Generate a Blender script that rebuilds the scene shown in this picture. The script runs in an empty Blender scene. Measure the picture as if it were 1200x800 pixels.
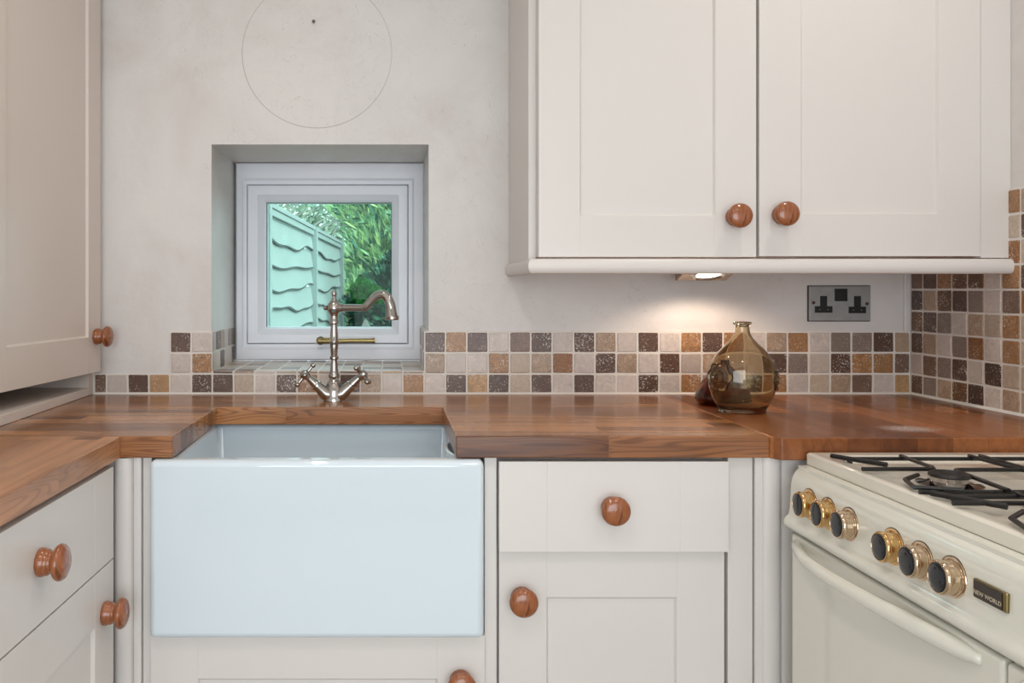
import bpy, bmesh, math, random
from mathutils import Vector, Matrix, Euler
R = math.radians
S = bpy.context.scene
C = S.collection
ZC = 1.168                      # eye height, metres

# ------------------------------------------------------------------ camera
cd = bpy.data.cameras.new('camera'); cam = bpy.data.objects.new('camera', cd); C.objects.link(cam)
cam.location = (0, 0, ZC); cam.rotation_euler = (R(90), 0, 0)
cd.sensor_width = 36; cd.sensor_fit = 'HORIZONTAL'; cd.lens = 991/1200*36
cd.shift_x = 0.12; cd.shift_y = -59/1200; cd.clip_start = 0.02; cd.clip_end = 200
S.camera = cam
# ------------------------------------------------------------------ colour management
S.view_settings.view_transform = 'Standard'; S.view_settings.look = 'None'
S.view_settings.gamma = 1; S.view_settings.use_curve_mapping = False
S.view_settings.exposure = 0.0
# ------------------------------------------------------------------ sky
w = bpy.data.worlds.new('sky'); S.world = w; w.use_nodes = True
bg = w.node_tree.nodes['Background']; bg.inputs[0].default_value = (0.78, 0.92, 1.0, 1); bg.inputs[1].default_value = 3.6
# ------------------------------------------------------------------ lights
def light(name, kind, loc, rot, energy, col, **k):
    d = bpy.data.lights.new(name, kind); d.energy = energy; d.color = col
    for a, v in k.items(): setattr(d, a, v)
    o = bpy.data.objects.new(name, d); o.location = loc; o.rotation_euler = rot; C.objects.link(o); return o
light('sun', 'SUN', (6, 0, 8), Vector((-.75, .3, -.6)).to_track_quat('-Z', 'Y').to_euler(), 2.4, (1, .97, .9), angle=R(2))
# added cool area fill, standing in for an unseen window behind the camera
light('rear_fill', 'AREA', (0.0, -1.45, 1.15), (R(90), 0, 0), 44, (.87, .94, 1.0), shape='RECTANGLE', size=2.0, size_y=1.6)
# recessed ceiling lamps
for (x, y, e) in ((.90, 1.33, 6.5), (-.25, 1.35, 6), (-.3, .3, 8), (.75, .1, 8)):
    light('ceiling_lamp', 'SPOT', (x, y, 2.385), (0, 0, 0), e*2.2, (1, .89, .81), spot_size=R(150), spot_blend=.9, shadow_soft_size=.045)

# ------------------------------------------------------------------ materials
def lin(c):
    return tuple(((v/255)/12.92 if v/255 <= .04045 else ((v/255+.055)/1.055)**2.4) for v in c) + (1,)
def newmat(name):
    m = bpy.data.materials.new(name); m.use_nodes = True
    nt = m.node_tree; b = nt.nodes['Principled BSDF']; return m, nt, b
def N(nt, t, **k):
    n = nt.nodes.new(t)
    for a, v in k.items(): setattr(n, a, v)
    return n
def L(nt, a, b): nt.links.new(a, b)
def coords(nt, scale=(1, 1, 1), rot=(0, 0, 0)):
    g = N(nt, 'ShaderNodeNewGeometry'); mp = N(nt, 'ShaderNodeMapping')
    mp.inputs['Scale'].default_value = scale; mp.inputs['Rotation'].default_value = rot
    L(nt, g.outputs['Position'], mp.inputs[0]); return mp.outputs[0]
def ramp(nt, fac, stops):
    r = N(nt, 'ShaderNodeValToRGB'); e = r.color_ramp.elements
    while len(e) < len(stops): e.new(.5)
    for i, (p, c) in enumerate(stops):
        e[i].position = p; e[i].color = c if len(c) == 4 else (*c, 1)
    L(nt, fac, r.inputs[0]); return r.outputs[0]
def mix(nt, fac, a, b, mode='MIX'):
    m = N(nt, 'ShaderNodeMix', data_type='RGBA', blend_type=mode)
    for s, v in ((0, fac), (6, a), (7, b)):
        if isinstance(v, bpy.types.NodeSocket): L(nt, v, m.inputs[s])
        else: m.inputs[s].default_value = v
    return m.outputs[2]
def math_(nt, op, a, b=None, c=None):
    m = N(nt, 'ShaderNodeMath', operation=op)
    for i, v in enumerate((a, b, c)):
        if v is None: continue
        if isinstance(v, bpy.types.NodeSocket): L(nt, v, m.inputs[i])
        else: m.inputs[i].default_value = v
    return m.outputs[0]
def bump(nt, b, h, strength=.2, dist=.001):
    n = N(nt, 'ShaderNodeBump'); n.inputs['Strength'].default_value = strength; n.inputs['Distance'].default_value = dist
    L(nt, h, n.inputs['Height']); L(nt, n.outputs[0], b.inputs['Normal'])
def noise(nt, vec, scale, detail=3, rough=.5, dist=0):
    n = N(nt, 'ShaderNodeTexNoise'); n.inputs['Scale'].default_value = scale; n.inputs['Detail'].default_value = detail
    n.inputs['Roughness'].default_value = rough; n.inputs['Distortion'].default_value = dist
    L(nt, vec, n.inputs['Vector']); return n.outputs[0]
def paint(name, c, rough=.45, var=.03, sc=6, bmp=.05, bsc=90, metal=0, coat=0):
    m, nt, b = newmat(name); v = coords(nt)
    c0 = lin(c); d = tuple(x*(1-var*2) for x in c0[:3]) + (1,)
    L(nt, mix(nt, noise(nt, v, sc, 4), d, tuple(min(1, x*(1+var)) for x in c0[:3]) + (1,)), b.inputs['Base Color'])
    b.inputs['Roughness'].default_value = rough; b.inputs['Metallic'].default_value = metal
    b.inputs['Coat Weight'].default_value = coat; b.inputs['Coat Roughness'].default_value = .08
    if bmp: bump(nt, b, noise(nt, v, bsc, 3), bmp, .001)
    return m
M = {}
M['cabinet'] = paint('cabinet_paint', (220, 215, 211), .34, .012, 3, .03, 60)
M['cabinet_left'] = paint('cabinet_foil_left', (220, 208, 199), .36, .012, 3, .03, 60)
M['ceiling'] = paint('ceiling_paint', (232, 230, 225), .8)
M['side_wall'] = paint('side_wall_paint', (222, 220, 214), .6)
M['floor'] = paint('floor_stone', (168, 160, 148), .5, .08, 3)
M['upvc'] = paint('white_plastic_frame', (232, 235, 243), .28, .02, 8, .02)
M['ceramic'] = paint('white_glazed_ceramic', (216, 228, 236), .07, .008, 3, .02, 8, coat=.5)
M['enamel'] = paint('cream_enamel', (228, 226, 214), .12, .008, 3, .02, 10, coat=.5)
M['hob'] = paint('hob_enamel', (228, 222, 208), .16, .015, 4, .02, 20, coat=.4)
M['chrome'] = paint('polished_chrome', (180, 175, 170), .10, .04, 30, .03, 60, metal=1)
M['bronze_chrome'] = paint('warm_chrome', (150, 128, 108), .22, .05, 30, 0, metal=1)
M['brass'] = paint('polished_brass', (222, 184, 128), .13, .08, 40, .05, 60, metal=1)
M['pinkbrass'] = paint('worn_brass', (214, 190, 162), .16, .08, 40, .05, 60, metal=1)
M['oldbrass'] = paint('dull_brass', (140, 124, 84), .28, .15, 60, .1, 90, metal=1)
M['black_gloss'] = paint('black_gloss_plastic', (22, 24, 27), .12, .05, 20, 0)
M['black_plastic'] = paint('black_plastic', (9, 9, 10), .5, .05, 20, 0)
M['iron'] = paint('black_cast_iron', (14, 11, 10), .38, .2, 60, .3, 300)
M['grout'] = paint('white_grout', (228, 222, 215), .8, .04, 60, .3, 200)
M['sealant'] = paint('white_sealant', (226, 222, 216), .45, .03, 40, .1)
M['steel'] = paint('brushed_steel', (158, 160, 160), .42, .12, 40, .1, 200, metal=.25)
M['dark_edge'] = paint('tarnish_and_shade_edge', (70, 58, 50), .5, .2, 60)  # socket rim, and the ring that models shade round each cooker knob
M['badge_dark'] = paint('badge_enamel', (48, 36, 26), .3, .1, 60)
M['badge_text'] = paint('badge_lettering', (205, 190, 165), .3, .1, 60)
M['screw'] = paint('dull_screw', (120, 112, 104), .4, .1, 60, metal=.6)
M['screw_red'] = paint('rusty_screw', (82, 50, 44), .5, .2, 60)
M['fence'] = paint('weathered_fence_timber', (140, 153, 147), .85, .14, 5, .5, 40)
M['fence_edge'] = paint('fence_dark_edge', (52, 66, 62), .9, .2, 20)  # dark strip along the wavy lower edge of each board
M['stone'] = paint('pale_stone', (190, 180, 170), .9, .2, 20, .5, 50)
M['bark'] = paint('pale_bark', (150, 150, 140), .9, .2, 20, .5, 50)
M['dark_bark'] = paint('dark_bark', (44, 40, 34), .9, .2, 20, .5, 50)
M['lawn'] = paint('lawn_green', (70, 96, 60), .95, .3, 8, .5, 60)

def backwall_mat():
    m, nt, b = newmat('off_white_plaster'); v = coords(nt)
    base = ramp(nt, noise(nt, v, 3.2, 5, .6, .6), [(.3, lin((208, 201, 196))), (.55, lin((220, 216, 213))), (.75, lin((225, 221, 217)))])
    # ring left on the paint by a removed wall clock
    g = N(nt, 'ShaderNodeNewGeometry'); sx = N(nt, 'ShaderNodeSeparateXYZ'); L(nt, g.outputs['Position'], sx.inputs[0])
    dx = math_(nt, 'SUBTRACT', sx.outputs[0], -.1814); dz = math_(nt, 'SUBTRACT', sx.outputs[2], ZC+.598)
    d = math_(nt, 'SQRT', math_(nt, 'ADD', math_(nt, 'MULTIPLY', dx, dx), math_(nt, 'MULTIPLY', dz, dz)))
    r = math_(nt, 'ABSOLUTE', math_(nt, 'SUBTRACT', d, .188))
    line = math_(nt, 'SUBTRACT', 1, math_(nt, 'MINIMUM', math_(nt, 'MULTIPLY', r, 620), 1))
    brk = ramp(nt, noise(nt, v, 3.0, 2), [(.36, (.25, .25, .25)), (.6, (1, 1, 1))])
    f = math_(nt, 'MULTIPLY', line, math_(nt, 'MULTIPLY', brk, .62))
    c1 = mix(nt, f, base, lin((118, 106, 98)))
    # thin scuffs
    sc = noise(nt, v, 7, 4, .7, 1.5)
    s2 = math_(nt, 'LESS_THAN', math_(nt, 'ABSOLUTE', math_(nt, 'SUBTRACT', sc, .5)), .0022)
    s3 = math_(nt, 'MULTIPLY', s2, math_(nt, 'GREATER_THAN', noise(nt, v, 2.1, 1), .56))
    L(nt, mix(nt, math_(nt, 'MULTIPLY', s3, .22), c1, lin((130, 122, 115))), b.inputs['Base Color'])
    b.inputs['Roughness'].default_value = .42; b.inputs['Specular IOR Level'].default_value = .4
    h = mix(nt, .5, noise(nt, v, 9, 4), noise(nt, v, 60, 3))
    bump(nt, b, h, .28, .004); return m
M['plaster'] = backwall_mat()

def wood_mat(name, axis, tones, rough=.22, stave=.046, length=.62, dust=False, fig=1.0):
    """oiled oak staves running along axis ('x' or 'y'); grain is contour lines of a stretched noise"""
    m, nt, b = newmat(name)
    rot = (0, 0, 0) if axis == 'x' else (0, 0, R(90))
    v = coords(nt, (1, 1, 1), rot)
    br = N(nt, 'ShaderNodeTexBrick'); L(nt, v, br.inputs['Vector'])
    br.offset = .37; br.offset_frequency = 2; br.squash = 1
    br.inputs['Scale'].default_value = 1; br.inputs['Brick Width'].default_value = length; br.inputs['Row Height'].default_value = stave
    br.inputs['Mortar Size'].default_value = .0003; br.inputs['Mortar Smooth'].default_value = 0; br.inputs['Bias'].default_value = 0
    br.inputs['Color1'].default_value = (0, 0, 0, 1); br.inputs['Color2'].default_value = (1, 1, 1, 1); br.inputs['Mortar'].default_value = (.3, .3, .3, 1)
    tone = ramp(nt, br.outputs[0], [(0, lin(tones[0])), (.35, lin(tones[1])), (.7, lin(tones[2])), (1, lin(tones[3]))])
    # shift grain per stave
    ofs = N(nt, 'ShaderNodeVectorMath', operation='ADD')
    sc = N(nt, 'ShaderNodeVectorMath', operation='SCALE'); L(nt, br.outputs[0], sc.inputs[0]); sc.inputs['Scale'].default_value = 3.7
    L(nt, v, ofs.inputs[0]); L(nt, sc.outputs[0], ofs.inputs[1])
    mp = N(nt, 'ShaderNodeMapping'); mp.inputs['Scale'].default_value = (2.4, 9, 30) if fig > .5 else (2, 6, 6); L(nt, ofs.outputs[0], mp.inputs[0])
    n1 = noise(nt, mp.outputs[0], 1.0, 1, .4, .15)
    g = math_(nt, 'MULTIPLY_ADD', math_(nt, 'SINE', math_(nt, 'MULTIPLY', n1, 110)), .5, .5)
    grain = ramp(nt, g, [(0, (.60, .52, .44)), (.25, (.86, .82, .78)), (.6, (1.04, 1.03, 1.01)), (1, (1.0, .99, .97))])
    # the cathedral figure shows on the sawn edges, the faces read as plain streaks
    gn = N(nt, 'ShaderNodeNewGeometry'); sz_ = N(nt, 'ShaderNodeSeparateXYZ'); L(nt, gn.outputs['Normal'], sz_.inputs[0])
    edge = math_(nt, 'SUBTRACT', 1, math_(nt, 'MULTIPLY', math_(nt, 'ABSOLUTE', sz_.outputs[2]), .82))
    mp3 = N(nt, 'ShaderNodeMapping'); mp3.inputs['Scale'].default_value = (1.8, 48, 30); L(nt, ofs.outputs[0], mp3.inputs[0])
    streak = ramp(nt, noise(nt, mp3.outputs[0], 1.0, 3, .55, .1), [(.3, (.68, .63, .58)), (.5, (.97, .96, .95)), (.7, (1.22, 1.22, 1.20))])
    mp2 = N(nt, 'ShaderNodeMapping'); mp2.inputs['Scale'].default_value = (6, 170, 170); L(nt, ofs.outputs[0], mp2.inputs[0])
    fine = noise(nt, mp2.outputs[0], 1.0, 3, .6)
    fr = ramp(nt, fine, [(.3, (.86, .84, .82)), (.6, (1.03, 1.03, 1.03))])
    col = mix(nt, math_(nt, 'MULTIPLY', edge, fig), tone, grain, 'MULTIPLY'); col = mix(nt, .85, col, streak, 'MULTIPLY'); col = mix(nt, .8, col, fr, 'MULTIPLY')
    col = mix(nt, 1.0, col, ramp(nt, noise(nt, v, 5, 3), [(.3, (.86, .84, .82)), (.7, (1.08, 1.08, 1.08))]), 'MULTIPLY')
    ro = ramp(nt, noise(nt, v, 4, 2), [(.3, (rough-.01,)*3), (.7, (rough+.05,)*3)])
    if dust:   # spilt white powder near the cooker
        gg = N(nt, 'ShaderNodeNewGeometry'); s = N(nt, 'ShaderNodeSeparateXYZ'); L(nt, gg.outputs['Position'], s.inputs[0])
        ex = math_(nt, 'DIVIDE', math_(nt, 'SUBTRACT', s.outputs[0], .975), .062); ey = math_(nt, 'DIVIDE', math_(nt, 'SUBTRACT', s.outputs[1], 1.585), .045)
        dd = math_(nt, 'ADD', math_(nt, 'MULTIPLY', ex, ex), math_(nt, 'MULTIPLY', ey, ey))
        fall = math_(nt, 'SUBTRACT', 1, math_(nt, 'MINIMUM', dd, 1))
        sp = math_(nt, 'MULTIPLY', math_(nt, 'GREATER_THAN', math_(nt, 'ADD', noise(nt, v, 420, 2, .7), math_(nt, 'MULTIPLY', fall, .16)), .64), math_(nt, 'GREATER_THAN', fall, .02))
        col = mix(nt, math_(nt, 'MULTIPLY', sp, .8), col, lin((235, 228, 222)))
    L(nt, col, b.inputs['Base Color']); L(nt, ro, b.inputs['Roughness'])
    b.inputs['Coat Weight'].default_value = .12; b.inputs['Coat Roughness'].default_value = .12
    bump(nt, b, fine, .12, .0006); return m
T_back = [(112, 68, 38), (150, 98, 58), (186, 130, 82), (128, 80, 46)]
T_right = [(92, 48, 22), (142, 84, 44), (188, 120, 70), (116, 64, 32)]
M['wood_back'] = wood_mat('oak_staves_lengthwise', 'x', T_back)
M['wood_left'] = wood_mat('oak_staves_left_run', 'y', [(120, 76, 46), (156, 104, 66), (188, 134, 92), (136, 88, 54)], .3, fig=.52)
M['wood_right'] = wood_mat('oak_staves_right_run', 'y', T_right, .27, .062, .9, True, .3)

def knobwood():
    m, nt, b = newmat('turned_knob_wood')
    tc = N(nt, 'ShaderNodeTexCoord'); mp = N(nt, 'ShaderNodeMapping'); mp.inputs['Scale'].default_value = (90, 16, 16); mp.inputs['Rotation'].default_value = (0, R(8), R(10))
    L(nt, tc.outputs['Object'], mp.inputs[0])
    n = noise(nt, mp.outputs[0], 1.6, 2, .5, .8)
    L(nt, ramp(nt, n, [(.3, lin((104, 56, 30))), (.45, lin((158, 92, 52))), (.6, lin((134, 74, 40))), (.75, lin((172, 104, 62)))]), b.inputs['Base Color'])
    b.inputs['Roughness'].default_value = .24; b.inputs['Coat Weight'].default_value = .5; b.inputs['Coat Roughness'].default_value = .12
    return m
M['knob'] = knobwood()

def tile_mat():
    m, nt, b = newmat('tumbled_travertine'); v = coords(nt)
    a = N(nt, 'ShaderNodeAttribute'); a.attribute_name = 'tile_colour'
    cl = noise(nt, v, 64, 5, .7, 1.2)
    shade = ramp(nt, cl, [(.28, (.52, .47, .42)), (.5, (.97, .96, .95)), (.70, (1.55, 1.55, 1.52))])
    c = mix(nt, math_(nt, 'MULTIPLY', a.outputs['Alpha'], .9), a.outputs['Color'], mix(nt, 1, a.outputs['Color'], shade, 'MULTIPLY'))
    mp = N(nt, 'ShaderNodeMapping'); L(nt, v, mp.inputs[0]); mp.inputs['Scale'].default_value = (1, 1, 1)
    pits = noise(nt, mp.outputs[0], 260, 2, .55, .3)
    clus = noise(nt, v, 30, 1)
    t = math_(nt, 'ADD', pits, math_(nt, 'MULTIPLY', math_(nt, 'SUBTRACT', clus, .5), .35))
    pm = math_(nt, 'MULTIPLY', math_(nt, 'MULTIPLY', math_(nt, 'GREATER_THAN', t, .635), .8), a.outputs['Alpha'])
    L(nt, mix(nt, pm, c, lin((214, 205, 196))), b.inputs['Base Color'])
    b.inputs['Roughness'].default_value = .34; b.inputs['Coat Weight'].default_value = .12; b.inputs['Coat Roughness'].default_value = .2
    bump(nt, b, mix(nt, .5, cl, t), .3, .0012); return m
M['tile'] = tile_mat()

def glass_mat(name, col, rough=.0, ior=1.5):
    m, nt, b = newmat(name); b.inputs['Base Color'].default_value = (*col, 1)
    b.inputs['Transmission Weight'].default_value = 1; b.inputs['Roughness'].default_value = rough; b.inputs['IOR'].default_value = ior
    return m
M['smoke_glass'] = glass_mat('smoky_amber_glass', (.74, .65, .49), .015)
M['amber_glass'] = glass_mat('dark_amber_glass', (.42, .13, .04), .05)
def pane_mat():
    m, nt, b = newmat('window_glass'); nt.nodes.remove(b)
    o = nt.nodes['Material Output']; t = N(nt, 'ShaderNodeBsdfTransparent'); t.inputs[0].default_value = (.83, .96, .94, 1)
    g = N(nt, 'ShaderNodeBsdfGlossy'); g.inputs['Roughness'].default_value = .01
    f = N(nt, 'ShaderNodeFresnel'); f.inputs[0].default_value = 1.45
    x = N(nt, 'ShaderNodeMixShader'); L(nt, math_(nt, 'MULTIPLY', f.outputs[0], .22), x.inputs[0]); L(nt, t.outputs[0], x.inputs[1]); L(nt, g.outputs[0], x.inputs[2])
    L(nt, x.outputs[0], o.inputs[0]); return m
M['pane'] = pane_mat()
def emit(name, c, s):
    m, nt, b = newmat(name); b.inputs['Emission Color'].default_value = (*c, 1); b.inputs['Emission Strength'].default_value = s; return m
M['bulb'] = emit('lit_lamp_lens', (1, .86, .70), 5)
def leaf_mat(name, cols, rough=.5):
    m, nt, b = newmat(name); g = N(nt, 'ShaderNodeNewGeometry')
    n = len(cols)
    L(nt, ramp(nt, g.outputs['Random Per Island'], [(i/(n-1), lin(c)) for i, c in enumerate(cols)]), b.inputs['Base Color'])
    b.inputs['Roughness'].default_value = rough+.25; b.inputs['Specular IOR Level'].default_value = .2
    return m
M['leaf_pale'] = leaf_mat('pale_conifer_foliage', [(40, 84, 74), (110, 158, 104), (200, 224, 150), (64, 116, 104), (160, 196, 130)])  # lime and dark teal tones also paint in highlights and shaded gaps
M['leaf_dark'] = leaf_mat('dark_evergreen_leaves', [(6, 38, 28), (14, 70, 44), (8, 48, 38), (110, 176, 136)], .4)  # last, light tone paints the highlights on the leaves
M['leaf_bright'] = leaf_mat('bright_green_leaves', [(10, 70, 20), (24, 112, 34), (14, 84, 26), (70, 150, 60)], .4)
M['leaf_grey'] = leaf_mat('grey_green_leaves', [(150, 170, 150), (190, 205, 180), (120, 150, 130), (215, 225, 200)])

# ------------------------------------------------------------------ mesh helpers
WORLD = {}
def wpos(o): return WORLD.get(o.name, Vector((0, 0, 0))) if o else Vector((0, 0, 0))
def obj(name, bm, mat, parent=None, origin=None, bevel=0, seg=2, smooth=False, label=None, ang=35):
    """link one mesh; bm is in room coordinates, origin is where the object's own origin sits"""
    if origin is None: origin = wpos(parent)
    origin = Vector(origin)
    bmesh.ops.recalc_face_normals(bm, faces=bm.faces)
    bmesh.ops.translate(bm, vec=-origin, verts=bm.verts)
    me = bpy.data.meshes.new(name); bm.to_mesh(me); bm.free()
    o = bpy.data.objects.new(name, me); C.objects.link(o)
    mats = mat if isinstance(mat, (list, tuple)) else [mat]
    for k in mats: me.materials.append(M[k] if isinstance(k, str) else k)
    WORLD[o.name] = origin
    o.location = origin - wpos(parent)
    if parent: o.parent = parent
    if smooth:
        for p in me.polygons: p.use_smooth = True
    if bevel:
        b = o.modifiers.new('bevel', 'BEVEL'); b.width = bevel; b.segments = seg; b.limit_method = 'ANGLE'; b.angle_limit = R(ang)
    if smooth == 'auto' or (smooth and bevel):
        me.set_sharp_from_angle(angle=R(40))
    if label: o['label'] = label
    return o
def thing(name, label, cat, loc=(0, 0, 0), group=None):
    o = bpy.data.objects.new(name, None); C.objects.link(o); o.empty_display_size = .05
    o.location = loc; WORLD[o.name] = Vector(loc); o['label'] = label; o['category'] = cat
    if group: o['group'] = group
    return o
def tag(o, label, cat, group=None):
    o['label'] = label; o['category'] = cat
    if group: o['group'] = group
    return o
def struct(name, bm, mat, parent=None, **k):
    o = obj(name, bm, mat, parent, **k)
    if not parent: o['kind'] = 'structure'
    return o
def BM(): return bmesh.new()
def quad(bm, pts, mi=0):
    f = bm.faces.new([bm.verts.new(p) for p in pts]); f.material_index = mi; return f
def box(bm, x0, x1, y0, y1, z0, z1, mi=0):
    v = [bm.verts.new((x, y, z)) for z in (z0, z1) for y in (y0, y1) for x in (x0, x1)]
    for idx in ((0, 1, 3, 2), (4, 5, 7, 6), (0, 1, 5, 4), (2, 3, 7, 6), (0, 2, 6, 4), (1, 3, 7, 5)):
        bm.faces.new([v[i] for i in idx]).material_index = mi
    return bm
def prism(bm, poly, z0, z1):
    a = [bm.verts.new((x, y, z0)) for x, y in poly]; b = [bm.verts.new((x, y, z1)) for x, y in poly]
    bm.faces.new(a); bm.faces.new(b)
    n = len(poly)
    for i in range(n): bm.faces.new((a[i], a[(i+1) % n], b[(i+1) % n], b[i]))
    return bm
def prism_y(bm, prof, y0, y1):
    """profile of (x, z) drawn along y"""
    a = [bm.verts.new((x, y0, z)) for x, z in prof]; b = [bm.verts.new((x, y1, z)) for x, z in prof]
    bm.faces.new(a); bm.faces.new(b); n = len(prof)
    for i in range(n): bm.faces.new((a[i], a[(i+1) % n], b[(i+1) % n], b[i]))
    return bm
def basis(axis):
    a = Vector(axis).normalized(); u = a.orthogonal().normalized(); return a, u, a.cross(u)
def lathe(bm, prof, origin=(0, 0, 0), axis=(0, 0, 1), seg=40, sq=(1, 1), closed=False):
    """prof of (radius, height)"""
    a, u, v = basis(axis)
    if abs(a.z) > .99: u, v = Vector((1, 0, 0)), Vector((0, 1, 0))
    o = Vector(origin); rings = []
    for r, h in prof:
        if r < 1e-6: rings.append([bm.verts.new(o+a*h)])
        else: rings.append([bm.verts.new(o+a*h+u*(r*sq[0]*math.cos(2*math.pi*i/seg))+v*(r*sq[1]*math.sin(2*math.pi*i/seg))) for i in range(seg)])
    pairs = list(zip(rings, rings[1:]))
    if closed: pairs.append((rings[-1], rings[0]))
    for p, q in pairs:
        for i in range(seg):
            j = (i+1) % seg
            if len(p) == 1 and len(q) == 1: continue
            if len(p) == 1: bm.faces.new((p[0], q[i], q[j]))
            elif len(q) == 1: bm.faces.new((p[i], p[j], q[0]))
            else: bm.faces.new((p[i], p[j], q[j], q[i]))
    if not closed:
        for r_ in (rings[0], rings[-1]):
            if len(r_) > 1: bm.faces.new(r_)
    return bm
def catmull(pts, n=6):
    P = [Vector(p) for p in pts]; P = [2*P[0]-P[1]] + P + [2*P[-1]-P[-2]]; out = []
    for i in range(1, len(P)-2):
        for k in range(n):
            t = k/n; a, b, c, d = P[i-1:i+3]
            out.append(.5*((2*b)+(c-a)*t+(2*a-5*b+4*c-d)*t*t+(3*b-a-3*c+d)*t**3))
    out.append(P[-2]); return out
def tube(bm, pts, rad, seg=16, flat=(1, 1), smooth=0, up=None):
    if smooth:
        if not isinstance(rad, (int, float)):
            rr = catmull([(r, 0, 0) for r in rad], smooth); rad = [max(v.x, 1e-4) for v in rr]
        pts = catmull(pts, smooth)
    pts = [Vector(p) for p in pts]; n = len(pts)
    if isinstance(rad, (int, float)): rad = [rad]*n
    u = None; rings = []
    for i, p in enumerate(pts):
        t = (pts[min(i+1, n-1)]-pts[max(i-1, 0)]).normalized()
        if up is not None: u = (Vector(up)-t*Vector(up).dot(t)).normalized()
        elif u is None: u = t.orthogonal().normalized()
        else: u = (u-t*u.dot(t)).normalized()
        v = t.cross(u)
        rings.append([bm.verts.new(p+u*(rad[i]*flat[0]*math.cos(2*math.pi*k/seg))+v*(rad[i]*flat[1]*math.sin(2*math.pi*k/seg))) for k in range(seg)])
    for p, q in zip(rings, rings[1:]):
        for i in range(seg):
            j = (i+1) % seg; bm.faces.new((p[i], p[j], q[j], q[i]))
    bm.faces.new(rings[0]); bm.faces.new(rings[-1]); return bm
def ball(bm, c, r, seg=16, sz=1):
    n = 8
    return lathe(bm, [(r*math.sin(math.pi*i/n), -r*sz*math.cos(math.pi*i/n)) for i in range(n+1)], c, (0, 0, 1), seg)
def frame_loft(bm, loops):
    """mitred rectangular frame: loops of (x0, x1, z0, z1, y)"""
    rs = [[bm.verts.new(p) for p in ((x0, y, z0), (x1, y, z0), (x1, y, z1), (x0, y, z1))] for x0, x1, z0, z1, y in loops]
    rs.append(rs[0])
    for p, q in zip(rs, rs[1:]):
        for i in range(4):
            j = (i+1) % 4; bm.faces.new((p[i], p[j], q[j], q[i]))
    return bm
def front(bm, O, U, Nn, w, h, th=.02, s=.087, r=.086, rec=.006, drawer=False, slope=.004):
    """cupboard front in room coordinates: O lower corner of the back face, U along the width, Nn outwards.
    A door has a sunk panel with a sloping edge; joints between stiles and rails are fine V grooves."""
    O, U, Nn = Vector(O), Vector(U), Vector(Nn)
    P = lambda u, z, n: O+U*u+Nn*n+Vector((0, 0, z))
    Q = lambda *a: quad(bm, [P(*p) for p in a])
    g = .0007; e = .0006
    Q((0, 0, 0), (w, 0, 0), (w, h, 0), (0, h, 0))
    for a, b in (((0, 0), (0, h)), ((w, 0), (w, h))): Q((*a, 0), (*b, 0), (*b, th), (*a, th))
    Q((0, 0, 0), (0, 0, th), (s-g, 0, th), (s, 0, th-e), (s+g, 0, th), (w-s-g, 0, th), (w-s, 0, th-e), (w-s+g, 0, th), (w, 0, th), (w, 0, 0)) if False else None
    for z in (0, h):
        f = [(0, z, 0), (0, z, th), (s-g, z, th), (s, z, th-e), (s+g, z, th), (w-s-g, z, th), (w-s, z, th-e), (w-s+g, z, th), (w, z, th), (w, z, 0)]
        quad(bm, [P(*p) for p in f])
    def groove(u, z0, z1):
        Q((u-g, z0, th), (u, z0, th-e), (u, z1, th-e), (u-g, z1, th)); Q((u, z0, th-e), (u+g, z0, th), (u+g, z1, th), (u, z1, th-e))
    Q((0, 0, th), (s-g, 0, th), (s-g, h, th), (0, h, th)); Q((w-s+g, 0, th), (w, 0, th), (w, h, th), (w-s+g, h, th))
    if drawer:
        groove(s, 0, h); groove(w-s, 0, h); Q((s+g, 0, th), (w-s-g, 0, th), (w-s-g, h, th), (s+g, h, th))
    else:
        for u in (s, w-s): groove(u, 0, r); groove(u, h-r, h)
        Q((s+g, 0, th), (w-s-g, 0, th), (w-s-g, r, th), (s+g, r, th)); Q((s+g, h-r, th), (w-s-g, h-r, th), (w-s-g, h, th), (s+g, h, th))
        a0, a1, b0, b1 = s-g, w-s+g, r, h-r; k = slope; t2 = th-rec
        Q((a0, b0, th), (a1, b0, th), (a1-k, b0+k, t2), (a0+k, b0+k, t2)); Q((a0, b1, th), (a1, b1, th), (a1-k, b1-k, t2), (a0+k, b1-k, t2))
        Q((a0, b0, th), (a0, b1, th), (a0+k, b1-k, t2), (a0+k, b0+k, t2)); Q((a1, b0, th), (a1, b1, th), (a1-k, b1-k, t2), (a1-k, b0+k, t2))
        Q((a0+k, b0+k, t2), (a1-k, b0+k, t2), (a1-k, b1-k, t2), (a0+k, b1-k, t2))
    bmesh.ops.remove_doubles(bm, verts=bm.verts, dist=.00005)
    return bm
KNOB = [(.0, 0), (.0185, 0), (.0200, .002), (.0202, .0055), (.0190, .009), (.0182, .0105), (.0186, .0125), (.0165, .016), (.0148, .0185), (.0150, .0205),
        (.0190, .0225), (.0238, .0255), (.0258, .0290), (.0252, .0325), (.0225, .0360), (.0165, .0390), (.0085, .0405), (0, .0410)]
def knob(pos, axis, parent):
    return obj('knob', lathe(BM(), KNOB, pos, axis, 40), 'knob', parent, origin=pos, smooth=True, label='round turned brown wooden knob')

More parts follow.
